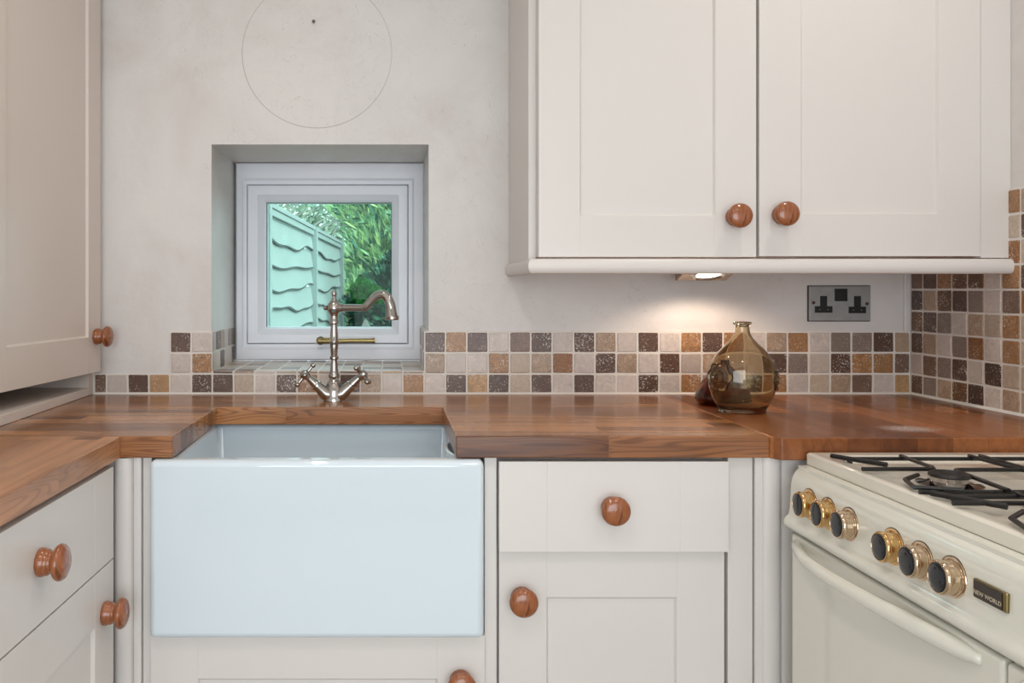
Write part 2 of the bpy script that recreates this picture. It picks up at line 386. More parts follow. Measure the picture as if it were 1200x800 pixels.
# ================================================================== THE ROOM
D = 2.12                       # tiled face of the back wall
XR = 1.308                     # tiled face of the right wall
XL = -1.09
TOP = ZC-.258                  # worktop surface
z = lambda r: ZC+r
bm = BM(); wy0, wy1 = D+.006, D+.50
ox0, ox1, oz0, oz1 = -.4465, .0995, z(-.2105), z(.3685)
box(bm, XL-.1, ox0, wy0, wy1, 0, 2.4); box(bm, ox1, XR+.106, wy0, wy1, 0, 2.4)
box(bm, ox0, ox1, wy0, wy1, 0, oz0); box(bm, ox0, ox1, wy0, wy1, oz1, 2.4)
wall_back = struct('wall_back', bm, 'plaster')
struct('wall_right', box(BM(), XR+.006, XR+.106, -1.6, wy0, 0, 2.4), 'plaster')
wall_right = bpy.data.objects['wall_right']
struct('wall_left', box(BM(), XL-.1, XL, -1.6, wy0, 0, 2.4), 'side_wall')
struct('wall_rear', box(BM(), XL-.1, XR+.106, -1.7, -1.6, 0, 2.4), 'side_wall')
struct('floor', box(BM(), XL-.1, XR+.106, -1.7, wy1, -.1, 0), 'floor')
struct('ceiling', box(BM(), XL-.1, XR+.106, -1.7, wy1, 2.4, 2.5), 'ceiling')

# ------------------------------------------------------------------ mosaic tiles
TC = {'D': (90, 65, 52), 'K': (68, 48, 38), 'B': (118, 93, 78), 'E': (132, 116, 106), 'C': (202, 190, 182), 'c': (190, 176, 166),
      'G': (158, 116, 76), 'g': (184, 146, 104), 'H': (140, 92, 48), 'T': (166, 142, 120), 't': (184, 166, 148), 'V': (104, 72, 42)}
rt = random.Random(5)
def tiles(name, cells, parent, th=.006):
    """cells: (corner, U, V, normal, w, h, colour letter); U and V unit vectors on the wall"""
    bm = BM(); lay = bm.loops.layers.float_color.new('tile_colour')
    for O, U, V, Nn, w_, h_, k in cells:
        O, U, V, Nn = Vector(O), Vector(U), Vector(V), Vector(Nn)
        g = min(.0024, w_*.25, h_*.25); j = lambda: rt.uniform(-.0006, .0006)
        n = []
        # rounded-corner outline
        r = min(.0026, w_*.2, h_*.2)
        for cx, cy, a0 in ((w_-g-r, g+r, -90), (w_-g-r, h_-g-r, 0), (g+r, h_-g-r, 90), (g+r, g+r, 180)):
            jx, jy = j(), j()
            for a in (0, 45, 90): n.append((cx+r*math.cos(R(a0+a))+jx, cy+r*math.sin(R(a0+a))+jy))
        cx, cy = w_/2, h_/2
        lo = [bm.verts.new(O+U*a+V*b-Nn*th) for a, b in n]; md = [bm.verts.new(O+U*a+V*b-Nn*.0012) for a, b in n]
        kx, ky = max(0, 1-.003/w_), max(0, 1-.003/h_)
        hi = [bm.verts.new(O+U*(cx+(a-cx)*kx)+V*(cy+(b-cy)*ky)) for a, b in n]
        fs = [bm.faces.new(hi)]; m = len(n)
        for i in range(m):
            q = (i+1) % m; fs.append(bm.faces.new((lo[i], lo[q], md[q], md[i]))); fs.append(bm.faces.new((md[i], md[q], hi[q], hi[i])))
        c = lin(TC[k]); f = rt.uniform(.9, 1.1); pit = {'C': .42, 'c': .36, 't': .45, 'T': .7, 'E': .5, 'B': .6}.get(k, 1.0)*rt.choice((.6, 1, 1))
        for fc in fs:
            for lp in fc.loops: lp[lay] = (c[0]*f, c[1]*f, c[2]*f*rt.uniform(.999, 1.001), pit)
    return obj(name, bm, 'tile', parent, label='small square tumbled travertine tiles in cream, tan, gold and dark brown')
P = .0536; PZ = .0527; zt0 = z(-.2600)       # pitch and bottom of lowest row
cells = []
X0 = .0875                                   # left edge of first full column right of the window
rows = ['CDgDtDCDCCDCGEKKGCtTBCg',            # bottom
        'TCCGtTHCDTCDcTcCDEcDGGB',
        'DGDCBDCDTCDCGDGCTGCEEDT']
for r_, row in enumerate(rows):
    for i, k in enumerate(row):
        wv = P if i < 22 else XR-X0-22*P-.001
        cells.append(((X0+i*P, D, zt0+r_*PZ), (1, 0, 0), (0, 0, 1), (0, -1, 0), wv, PZ, k))
left = 'GCTDCGDCtDDCgDC'                      # bottom row going left from the window's right side
for i, k in enumerate(left):
    if i == 7: pass
    cells.append(((X0-(i+1)*.0531, D, zt0), (1, 0, 0), (0, 0, 1), (0, -1, 0), .0531, PZ, k))
xl = X0-15*.0531
cells.append(((-.740, D, zt0), (1, 0, 0), (0, 0, 1), (0, -1, 0), xl+.740, PZ, 'B'))
for r_, row in ((1, 'CG'), (2, 'DC')):
    for i, k in enumerate(row): cells.append(((X0-10*.0531-(2-i)*.0531+.0003, D, zt0+r_*PZ), (1, 0, 0), (0, 0, 1), (0, -1, 0), .0531, PZ, k))
tiles('tiles', cells, wall_back)
bm = BM(); gy = D+.0016
box(bm, -.740, XR, gy, wy0+.002, z(-.258), zt0+PZ); box(bm, X0, XR, gy, wy0+.002, zt0+PZ, zt0+3*PZ+.002); box(bm, X0-12*.0531, -.4435, gy, wy0+.002, zt0+PZ, zt0+3*PZ+.002)
obj('grout', bm, 'grout', wall_back)
# window sill and reveals
WY = 2.42
cells = []; sy = [D, D+.0036+.0500, D+.1072, D+.1608, D+.2144, D+.268, WY+.01]
for i in range(10):
    x0 = X0-(i+1)*.0531+.0; 
    cells.append(((x0, D-.0005, zt0+PZ), (1, 0, 0), (0, 0, 1), (0, -1, 0), .0531, z(-.1998)-zt0-PZ, 'TgCBTGtCTD'[i % 10]))
    for q in range(6):
        cells.append(((x0, sy[q], z(-.1998)), (1, 0, 0), (0, 1, 0), (0, 0, 1), .0531, sy[q+1]-sy[q], 'CEtCcCTCDcCtCEcC'[(i*5+q*3) % 16]))
for r_, row in ((0, 'CCDCCD'), (1, 'cDTCEB')):
    for q in range(6):
        cells.append(((-.4435, sy[q], zt0+(r_+1)*PZ+.0008), (0, 1, 0), (0, 0, 1), (1, 0, 0), sy[q+1]-sy[q], PZ, row[q]))
        cells.append(((X0, sy[q], zt0+(r_+1)*PZ+.0008), (0, 1, 0), (0, 0, 1), (-1, 0, 0), sy[q+1]-sy[q], PZ, row[5-q]))
tiles('sill_tiles', cells, wall_back, .004)
bm = BM()
box(bm, -.4435, X0, D+.0021, WY+.01, zt0+PZ+.0001, z(-.1998)-.0012); box(bm, -.4475, -.4447, D+.002, WY+.01, oz0, zt0+3*PZ)
box(bm, X0+.0012, ox1+.001, D+.0022, WY+.01, oz0, zt0+3*PZ+.002)
box(bm, X0+.0003, X0+.0040, D+.0004, D+.0050, zt0+PZ+.0002, zt0+3*PZ+.001)
obj('sill_grout', bm, 'grout', wall_back)
# right wall: seven columns seen, nine rows
colsR = [  # from the corner outwards, rows top (hidden ones above) to bottom
    'TCGBDVVC', ]
rowsR = ['BDGVVCG', 'KTVDECB', 'VDECTtG', 'DTCEHCG', 'CBEDCKt', 'DETVKCT']   # rows 6..1 down
cells = []
pr = [.045] + [.0535]*20
for r_ in range(9):
    y = D
    for i in range(13):
        k = rowsR[5-r_][i] if (r_ < 6 and i < 7) else rt.choice('CDGTtEHB')
        if i == 6 and r_ >= 6: k = 'GtG'[r_-6] if r_ != 6 else 'H'
        wv = .0455 if i == 0 else .0535
        cells.append(((XR, y-wv, zt0+r_*PZ), (0, 1, 0), (0, 0, 1), (-1, 0, 0), wv, PZ, k)); y -= wv
tiles('tiles', cells, wall_right)
obj('grout', box(BM(), XR+.0016, XR+.008, y, D+.004, z(-.258), zt0+9*PZ+.003), 'grout', wall_right)
# sealant beads along the worktop
bm = BM(); prof = [(0, 0), (-.005, 0), (-.0025, .0026), (0, .0045)]
a = [[bm.verts.new((x, D+p[0], TOP+p[1])) for p in prof] for x in (-.74, XR)]
for i in range(4): bm.faces.new((a[0][i], a[0][(i+1) % 4], a[1][(i+1) % 4], a[1][i]))
box(bm, -.7415, -.7365, D-.003, wy0+.001, TOP, zt0+PZ)
obj('sealant_bead', bm, 'sealant', wall_back)
bm = BM(); prism_y(bm, [(XR, TOP), (XR-.005, TOP), (XR-.0025, TOP+.003), (XR, TOP+.0055)], 1.49, D); obj('sealant_bead', bm, 'sealant', wall_right)
# plaster upstand edge at the right end of the socket wall
obj('sealant_bead', box(BM(), XR-.016, XR+.001, D-.001, wy0+.001, zt0+3*PZ, z(.07)), 'plaster', wall_back, bevel=.003)
# the screw left in the wall
bm = lathe(BM(), [(0, 0), (.0028, 0), (.004, .006), (.0036, .0085), (0, .009)], (-.1893, D+.006, z(.676)), (0, -1, 0), 14)
tag(obj('wall_screw', bm, 'screw', smooth=True, origin=(-.1893, D+.006, z(.676))), 'small metal screw in the plaster inside the faint ring above the window', 'screw')

# ------------------------------------------------------------------ window
ax0, ax1, az0, az1 = -.4396, .1010, z(-.1990), z(.3675)
bx0, bx1, bz0, bz1 = -.4078, .0549, z(-.1514), z(.305)
gx0, gx1, gz0, gz1 = -.354, .0073, z(-.104), z(.255)
window = thing('window_1', 'small white framed window', 'window', (-.17, WY, z(-.199)))
window['kind'] = 'structure'
for k in ('label', 'category'): del window[k]
bm = frame_loft(BM(), [(ax0, ax1, az0, az1, WY+.07), (ax0, ax1, az0, az1, WY+.004), (ax0+.004, ax1-.004, az0+.004, az1-.004, WY),
                       (bx0-.014, bx1+.016, bz0-.016, bz1+.018, WY), (bx0-.010, bx1+.012, bz0-.010, bz1+.012, WY+.006), (bx0, bx1, bz0, bz1, WY+.006), (bx0, bx1, bz0, bz1, WY+.07)])
obj('window_frame', bm, 'upvc', window, bevel=.0015)
s_ = .0015
bm = frame_loft(BM(), [(bx0+s_, bx1-s_, bz0+s_, bz1-s_, WY+.065), (bx0+s_, bx1-s_, bz0+s_, bz1-s_, WY+.004), (bx0+.004, bx1-.004, bz0+.004, bz1-.004, WY+.001),
                       (gx0-.022, gx1+.020, gz0-.020, gz1+.020, WY+.001), (gx0-.020, gx1+.018, gz0-.018, gz1+.018, WY+.004),
                       (gx0-.004, gx1+.004, gz0-.004, gz1+.004, WY+.014), (gx0, gx1, gz0, gz1, WY+.022), (gx0, gx1, gz0, gz1, WY+.065)])
sash = obj('window_sash', bm, 'upvc', window, bevel=.0012)
obj('window_pane', box(BM(), gx0-.003, gx1+.003, WY+.030, WY+.034, gz0-.003, gz1+.003), 'pane', sash)
gk = BM()
frame_loft(gk, [(gx0-.001, gx1+.001, gz0-.001, gz1+.001, WY+.022), (gx0+.0012, gx1-.0012, gz0+.0002, gz1-.0012, WY+.022), (gx0+.0012, gx1-.0012, gz0+.0002, gz1-.0012, WY+.030), (gx0-.001, gx1+.001, gz0-.001, gz1+.001, WY+.030)])
obj('window_gasket', gk, 'black_plastic', sash)
# brass lever handle lying along the bottom rail
bm = BM(); hz = z(-.1415)
lathe(bm, [(0, 0), (.012, 0), (.012, .006), (.0085, .010), (.0085, .024), (0, .026)], (-.196, WY+.001, hz), (0, -1, 0), 24)
box(bm, -.207, -.165, WY-.004, WY+.0015, hz-.0085, hz+.0085)
tube(bm, [(-.200, WY-.024, hz), (-.16, WY-.027, hz), (-.10, WY-.026, hz+.001), (-.045, WY-.024, hz+.001)], [.0075, .0065, .0062, .0066], 14, (1, .6), 5, up=(0, 0, 1))
tube(bm, [(-.046, WY-.024, hz+.001), (-.040, WY-.024, hz+.001)], .0078, 14, (1, .7), up=(0, 0, 1))
obj('window_handle', bm, 'oldbrass', window, smooth='auto', label='dull brass window lever handle')

# ================================================================== WORKTOPS
TH = .0385; WF = 1.5027
poly = [(XL, D), (.676, D), (.676, WF), (.119, WF), (.119, 1.880), (-.383, 1.880), (-.385, WF), (XL, WF)]
tag(obj('worktop', prism(BM(), poly, TOP-TH, TOP), 'wood_back', bevel=.0018, origin=(0, D, TOP-TH)), 'oak block worktop along the back wall, cut out around the white sink', 'worktop')
tag(obj('worktop', prism(BM(), [(XL, WF-.0004), (-.4776, WF-.0004), (-.5057, .36), (XL, .36)], TOP-TH, TOP), 'wood_left', bevel=.0018, origin=(-.8, .9, TOP-TH)), 'oak block worktop of the left run, above the cream drawer at the left edge', 'worktop')
tag(obj('worktop', prism(BM(), [(.6764, D), (.6764, 1.5055), (.6905, 1.487), (XR-.0005, 1.487), (XR-.0005, D)], TOP-TH-.001, TOP), 'wood_right', bevel=.0018, origin=(1, 1.8, TOP-TH)), 'warm brown oak worktop in the right corner, behind the cooker, dusted with white powder', 'worktop')

# ================================================================== SINK
sx0, sx1, sy0, sy1, sz0, sz1 = -.4225, .1672, 1.4865, 1.945, z(-.612), z(-.2980)
sink = thing('butler_sink', 'large white glazed ceramic butler sink set between the oak worktops under the window', 'sink', ((sx0+sx1)/2, 1.7, sz0))
bm = BM(); t = .036
ov = [[bm.verts.new((x, y, zz)) for x, y in ((sx0, sy0), (sx1, sy0), (sx1, sy1), (sx0, sy1))] for zz in (sz0, sz1)]
ix0, ix1, iy0, iy1 = sx0+t, sx1-t, sy0+t+.004, sy1-t-.004
iv = [[bm.verts.new(p) for p in ((ix0+k, iy0+k, zz), (ix1-k, iy0+k, zz), (ix1-k, iy1-k, zz), (ix0+k, iy1-k, zz))] for k, zz in ((0, sz1), (.012, sz0+.045))]
bm.faces.new(ov[0]); bm.faces.new(iv[1])
for a_, b_ in ((ov[0], ov[1]), (ov[1], iv[0]), (iv[0], iv[1])):
    for i in range(4): bm.faces.new((a_[i], a_[(i+1) % 4], b_[(i+1) % 4], b_[i]))
obj('basin', bm, 'ceramic', sink, bevel=.011, seg=5, smooth=True)
# overflow weir on the right inner side
bm = BM(); arc = []
for i in range(13):
    a = math.pi*i/12; arc.append((ix1+.002-.026*math.sin(a)**.7, 1.635-.075*math.cos(a)))
th_ = .007; zt, zb = z(-.302), z(-.385)
outer = arc; inner = [(x+th_*math.sin(math.pi*i/12)+.0005, 1.635+(y-1.635)*.90) for i, (x, y) in enumerate(arc)]
rings = []
for i, ((x0, y0), (x1, y1)) in enumerate(zip(outer, inner)):
    rings.append([bm.verts.new(p) for p in ((x0, y0, zb), (x0, y0, zt), (x1, y1, zt), (x1, y1, zb))])
for p, q in zip(rings, rings[1:]):
    for i in range(4): bm.faces.new((p[i], p[(i+1) % 4], q[(i+1) % 4], q[i]))
bm.faces.new(rings[0]); bm.faces.new(rings[-1])
obj('overflow_weir', bm, 'ceramic', sink, bevel=.0025, seg=3, smooth=True)
obj('plughole', lathe(BM(), [(0, 0), (.042, 0), (.043, .003), (.03, .002), (.028, -.0005), (0, -.0005)], ((sx0+sx1)/2, 1.72, sz0+.0455), (0, 0, 1), 32), 'chrome', sink, smooth=True)

# ================================================================== BRIDGE TAP
ty = 1.99; tx = -.1295; k_ = ty/991
tap = thing('mixer_tap', 'chrome period style mixer tap with curved spout and two cross handles behind the sink', 'tap', (tx, ty, TOP))
def tz(py): return ZC-(py-341)*k_
PX = k_
prof = [(0, tz(447)), (6.2, tz(447)), (6.6, tz(445.5)), (5.2, tz(443.5)), (6.6, tz(441.5)), (6.6, tz(439)), (5.2, tz(437)), (4.5, tz(434)), (4.2, tz(428)), (3.6, tz(422.5)),
        (3.8, tz(421)), (5.2, tz(420)), (5.2, tz(418)), (3.8, tz(416.5)), (4.2, tz(411)), (4.9, tz(404)), (4.9, tz(402)), (5.3, tz(401)), (5.3, tz(399.5)), (4.8, tz(398.5)),
        (4.6, tz(390)), (3.8, tz(382)), (3.9, tz(380)), (5.3, tz(378.5)), (5.3, tz(375.5)), (4.6, tz(374)), (4.7, tz(369)), (5.4, tz(367)), (0, tz(367))]
obj('column', lathe(BM(), [(r*PX, h) for r, h in prof], (tx, ty, 0), (0, 0, 1), 32), 'chrome', tap, smooth='auto')
prof = [(0, 368), (5, 368), (6.3, 366.5), (8, 363), (8.3, 360.5), (7.6, 357), (5.6, 354), (3.4, 352), (3.4, 350.8), (2.4, 349.6), (2.0, 347.8), (2.6, 346.2), (3.2, 343.8), (2.6, 341.4), (1.2, 340.3), (0, 340.1)]
obj('finial', lathe(BM(), [(r*PX, tz(h)) for r, h in prof], (tx, ty, 0), (0, 0, 1), 32), 'chrome', tap, smooth='auto')
fi = R(22)
def sp(u, py): u = u*PX/math.cos(fi); return (tx+u*math.cos(fi), ty-u*math.sin(fi)*.8, tz(py))
bm = BM()
tube(bm, [sp(-11.5, 360.5), sp(-8, 360.5)], 3.0*PX, 14)
tube(bm, [sp(4, 360.5), sp(10.5, 360.5)], [5.2*PX, 4.9*PX], 18)
tube(bm, [sp(8, 360.3), sp(35.5, 360.3), sp(37.6, 360.0)], [4.0*PX, 4.0*PX, 4.3*PX], 18)
pts = [(33.5, 362.2), (38, 358.4), (43, 353.0), (48.5, 347.6), (54, 345.0), (59, 345.6), (63, 349.5), (65.6, 355.5), (67.0, 362)]
rad = [3.4, 4.6, 4.6, 4.8, 5.0, 5.2, 5.4, 5.6, 5.9]
tube(bm, [sp(a, b) for a, b in pts], [r*PX for r in rad], 18, smooth=5)
tube(bm, [sp(66.3, 361), sp(67.2, 368), sp(67.5, 370), sp(67.6, 370.3), sp(67.9, 373.2), sp(67.9, 374)], [r*PX for r in (6.0, 6.9, 7.1, 8.4, 8.2, 7.0)], 20)
obj('spout', bm, 'chrome', tap, smooth='auto')
# Y shaped body: foot and two arms
bm = BM()
lathe(bm, [(0, TOP+.0003), (12.6*PX, TOP+.0003), (12.6*PX, TOP+.004), (11.6*PX, TOP+.009), (11.2*PX, TOP+.020), (9.8*PX, TOP+.033), (7.8*PX, TOP+.044), (6.4*PX, tz(446)), (0, tz(446))], (tx, ty, 0), (0, 0, 1), 32)
for s in (-1, 1):
    q = lambda u, py: (tx+s*u*PX, ty-.006, tz(py))
    tube(bm, [q(5, 462.0), q(9, 460.6), q(13.8, 456.3), q(18.5, 452.2)], [8.0*PX, 8.2*PX, 7.2*PX, 6.1*PX], 20, smooth=4)
    tube(bm, [q(18, 453), q(18.8, 452.2), q(20.6, 450.4), q(21.4, 449.6)], [5.6*PX, 6.6*PX, 6.6*PX, 5.2*PX], 20)
    tube(bm, [q(21, 450), q(24, 447), q(29, 442.4)], [5.4*PX, 5.0*PX, 3.8*PX], 20)
obj('tap_body', bm, 'chrome', tap, smooth='auto')
for s in (-1, 1):
    q = lambda u, py, dy=0: Vector((tx+s*u*PX, ty-.006+dy, tz(py)))
    c = q(33.5, 438.8); a, u, v = basis(c-q(29, 442.4)); 
    u = Vector((0, -1, 0)); u = (u-a*u.dot(a)).normalized(); v = a.cross(u)
    bm = BM(); lathe(bm, [(0, -.012), (.0075, -.012), (.0100, -.006), (.0120, 0), (.0115, .006), (.006, .011), (0, .0125)], c, a, 24)
    tw = R(6) if s < 0 else R(38)
    for j in range(4):
        d = u*math.cos(tw+j*math.pi/2)+v*math.sin(tw+j*math.pi/2)
        tube(bm, [c+d*.004, c+d*.024], [.0046, .0036], 12); ball(bm, c+d*.0290, .0066)
    obj('cross_handle', bm, 'chrome', tap, origin=c, smooth='auto')

# ================================================================== CUPBOARDS
# --- sink base unit
sb = thing('base_cabinet', 'cream base cupboard under the white sink with a wooden knob low at the bottom edge', 'cupboard', (-.13, 1.53, 0))
bm = BM()
box(bm, -.4425, -.4265, 1.520, 2.08, .15, TOP-TH); box(bm, .1715, .1932, 1.520, 2.08, .15, TOP-TH)
box(bm, -.4265, .1715, 1.532, 2.08, .15, .168); box(bm, -.4265, .1715, 2.06, 2.08, .168, sz0); box(bm, -.4425, .1930, 1.57, 1.59, 0, .15)
obj('carcass', bm, 'cabinet', sb, bevel=.001)
dz0 = .155; dz1 = z(-.6145)
dr = obj('door', front(BM(), (-.4265+.0005, 1.530, dz0), (1, 0, 0), (0, -1, 0), .597, dz1-dz0, .020, .085, .077), 'cabinet', sb, bevel=.0012)
knob(((541-456)*1.485/991, 1.510, z(-.694)), (0, -1, 0), dr)
# --- drawer base unit right of the sink
db = thing('base_cabinet', 'cream base cupboard with drawer and door right of the sink', 'cupboard', (.4, 1.54, 0))
bm = BM(); box(bm, .1935, .6095, 1.5465, 2.08, .15, TOP-TH-.001); box(bm, .1935, .6095, 1.59, 1.61, 0, .15)
obj('carcass', bm, 'cabinet', db, bevel=.001)
obj('filler_strip', box(BM(), .6098, .6545, 1.522, 1.70, 0, TOP-TH-.0005), 'cabinet', db, bevel=.0015)
dw = obj('drawer', front(BM(), (.1962, 1.527, z(-.4645)), (1, 0, 0), (0, -1, 0), .4085, .1610, .021, .0855, .03, drawer=True), 'cabinet', db, bevel=.0015)
knob((.3962, 1.506, z(-.3845)), (0, -1, 0), dw)
dd = obj('door', front(BM(), (.1982, 1.545, .155), (1, 0, 0), (0, -1, 0), .4062, z(-.4672)-.155, .020, .0860, .0845), 'cabinet', db, bevel=.0012)
knob((.2385, 1.525, z(-.5515)), (0, -1, 0), dd)
# --- posts closing the corners
def post(x0, x1, y0, label):
    bm = BM(); n = 10; r = .0165; cx = x0+r+.012; pl = [(x0, 1.62), (x0, y0+.006)]
    for i in range(n+1):
        a = math.pi-math.pi*i/n*1.0; pl.append((cx+r*math.cos(a), y0+.005-.007*math.sin(a)))
    pl += [(cx+r+.002, y0+.009), (cx+r+.003, y0+.005), (cx+r+.012, y0+.004), (x1, y0+.006), (x1, 1.62)]
    return tag(obj('corner_post', prism(BM(), pl, 0, TOP-TH-.001), 'cabinet', smooth='auto', origin=(cx, 1.6, 0)), label, 'post')
post(-.5040, -.4435, 1.5060, 'cream rounded corner post between the left cupboards and the sink')
post(.6562, .7600, 1.5110, 'cream rounded corner post between the right cupboard and the cooker')
# --- left base unit, faces +x, very slightly out of square
FY = 1.479; lb = thing('base_cabinet', 'cream base cupboard of the left run with drawer above a door, two wooden knobs', 'cupboard', (-.482, FY, 0))
bm = BM(); box(bm, XL+.03, -.5045, FY-.595, FY, .15, TOP-TH-.001); box(bm, -.58, -.56, FY-.595, FY, 0, .15)
obj('carcass', bm, 'cabinet', lb, bevel=.001)
wl = .592
lw = obj('drawer', front(BM(), (-.502, FY, z(-.4655)), (0, -1, 0), (1, 0, 0), wl, .1590, .020, .088, .03, drawer=True), 'cabinet', lb, bevel=.0012)
knob((-.482, FY-.296, z(-.379)), (1, 0, 0), lw)
ld = obj('door', front(BM(), (-.502, FY, .155), (0, -1, 0), (1, 0, 0), wl, z(-.4685)-.155, .020, .088, .0855), 'cabinet', lb, bevel=.0012)
knob((-.482, FY-.046, z(-.5455)), (1, 0, 0), ld)
lb.rotation_euler.z = -R(1.41)
# --- upper wall cupboard right
cy = 1.785
uc = thing('wall_cabinet', 'cream two door wall cupboard above the oak worktop on the right', 'cupboard', (.8, D, z(.04)))
bm = BM(); Zt = 2.22; zb = z(.0735)
box(bm, .3005, .3170, 1.824, D+.005, z(.068), Zt); box(bm, .317, XR-.002, cy+.022, D+.005, zb, Zt)
obj('carcass', bm, 'cabinet', uc, bevel=.001)
obj('filler_strip', box(BM(), 1.2495, XR+.0055, cy+.001, cy+.021, z(.0700), Zt), 'cabinet', uc, bevel=.001)
u1 = obj('door', front(BM(), (.3160, cy+.020, z(.0722)), (1, 0, 0), (0, -1, 0), .4590, Zt-z(.0722), .020, .0870, .0860), 'cabinet', uc, bevel=.0015)
u2 = obj('door', front(BM(), (.7800, cy+.017, z(.0735)), (1, 0, 0), (0, -1, 0), .4660, Zt-z(.0735), .020, .0885, .0885), 'cabinet', uc, bevel=.0015)
knob(((866-456)*1.762/991, cy, z(.1568)), (0, -1, 0), u1); knob(((920.5-456)*1.76/991, cy-.003, z(.1605)), (0, -1, 0), u2)
# bullnosed pelmet, mitred at the left corner
bm = BM(); pz0, pz1 = z(.0362), z(.0682); ex, ey = .2915, 1.7690
pf = [(-.020, pz0+.002), (-.012, pz0)] + [(-.010+.010*math.cos(a), (pz0+pz1)/2+(pz1-pz0)/2*math.sin(a)) for a in [R(-90+15*i) for i in range(1, 12)]] + [(-.012, pz1), (-.020, pz1)]
rg = []
for d, zz in pf:
    rg.append([bm.verts.new(p) for p in ((ex-d, D+.005, zz), (ex-d, ey-d+.0, zz), (XR+.001, ey-d, zz))])
n = len(rg)
for i in range(n):
    j = (i+1) % n
    for q in range(2): bm.faces.new((rg[i][q], rg[i][q+1], rg[j][q+1], rg[j][q]))
for q in (0, 2): bm.faces.new([r[q] for r in rg])
obj('pelmet', bm, 'cabinet', uc, smooth='auto')
# --- lamp under it
lx, ly = .7552, 2.00
lamp = thing('under_cabinet_light', 'small chrome wedge shaped downlight glowing under the right wall cupboard', 'light', (lx, ly, z(.0735)))
bm = BM(); w2 = .0605
wa, wb = Vector((0, 1.905, z(.0705))), Vector((0, 2.048, z(.0255)))     # sloping face, front edge and back edge
sec = [(wa.y, wa.z), (wb.y, wb.z), (wb.y+.006, wb.z), (wb.y+.006, zb-.0005), (wa.y, zb-.0005)]
fa = [bm.verts.new((lx-w2, y_, h_)) for y_, h_ in sec]; fb = [bm.verts.new((lx+w2, y_, h_)) for y_, h_ in sec]
bm.faces.new(fa); bm.faces.new(fb)
for i in range(5): bm.faces.new((fa[i], fa[(i+1) % 5], fb[(i+1) % 5], fb[i]))
obj('lamp_housing', bm, 'bronze_chrome', lamp, bevel=.001)
fd = (wb-wa).normalized(); fn = Vector((0, fd.z, -fd.y)).normalized(); fc = wa.lerp(wb, .66)+Vector((lx, 0, 0))
obj('lamp_bezel', lathe(BM(), [(.028, -.001), (.0400, -.001), (.0405, .002), (.036, .005), (.029, .003)], fc, fn, 36, closed=True), 'chrome', lamp, smooth='auto')
obj('lamp_lens', lathe(BM(), [(0, .004), (.016, .0035), (.0285, .001), (.0285, -.001), (0, -.001)], fc, fn, 28), 'bulb', lamp, smooth='auto')
light('under_cabinet_lamp', 'SPOT', (lx+.008, 1.972, z(.016)), Vector((0, .02, -1)).to_track_quat('-Z', 'Y').to_euler(), 1.7, (1, .78, .60), spot_size=R(156), spot_blend=.35, shadow_soft_size=.018)
# --- left wall cupboard standing on the worktop, its door ajar
FX = -.741
lc = thing('wall_cabinet', 'tall cream cupboard standing on the worktop at the left with its door ajar', 'cupboard', (-.9, 1.85, TOP))
bm = BM()
box(bm, XL+.001, FX, 2.083, D+.005, TOP+.0005, 2.22); box(bm, XL+.001, -.790, 1.572, 1.590, TOP+.0005, 2.22)
box(bm, XL+.001, XL+.012, 1.590, 2.083, TOP+.0005, 2.22); box(bm, XL+.012, -.790, 1.590, 2.083, 2.20, 2.22); box(bm, XL+.012, FX-.026, 1.590, 2.083, z(-.193), z(-.175))  # last box: unseen shelf, set low to shade the gap under the door
obj('carcass', bm, 'cabinet_left', lc, bevel=.001)
obj('base_board', box(BM(), XL+.012, FX, 1.560, 2.0828, TOP+.0005, TOP+.0205), 'cabinet_left', lc, bevel=.001)
hinge = Vector((-.7655, 1.606, 0))
cd_ = obj('door', front(BM(), (hinge.x-.018, hinge.y, z(-.1985)), (0, 1, 0), (1, 0, 0), .493, 2.2-z(-.1985), .020, .0665, .0870), 'cabinet_left', lc, origin=(hinge.x, hinge.y, z(-.1985)), bevel=.0012)
knob((hinge.x+.002, hinge.y+.466, z(-.111)), (1, 0, 0), cd_)
cd_.rotation_euler.z = -R(5.6)

# ================================================================== SOCKET
sk = thing('power_socket', 'brushed steel double power socket with black inserts on the wall under the cupboard', 'socket', (1.129, D+.006, z(-.031)))
X0s, X1s, Z0s, Z1s = 1.0518, 1.2055, z(-.0745), z(.0125); yb = D+.006
obj('backing_rim', box(BM(), X0s-.0018, X1s+.0018, yb-.0055, yb, Z0s-.0018, Z1s+.0018), 'dark_edge', sk, bevel=.002, label='dark tarnished rim')
obj('face_plate', box(BM(), X0s, X1s, yb-.0095, yb-.0054, Z0s, Z1s), 'steel', sk, bevel=.002, seg=3)
mm = 2.12/991
def SX(u): return X0s+(u-165)/(752-165)*(X1s-X0s)
def SZ(v): return Z1s-(v-140)/(470-140)*(Z1s-Z0s)
obj('rocker_switch', box(BM(), SX(405), SX(525), yb-.0125, yb-.0094, SZ(283), SZ(165)), 'black_plastic', sk, bevel=.001, label='black square rocker switch')
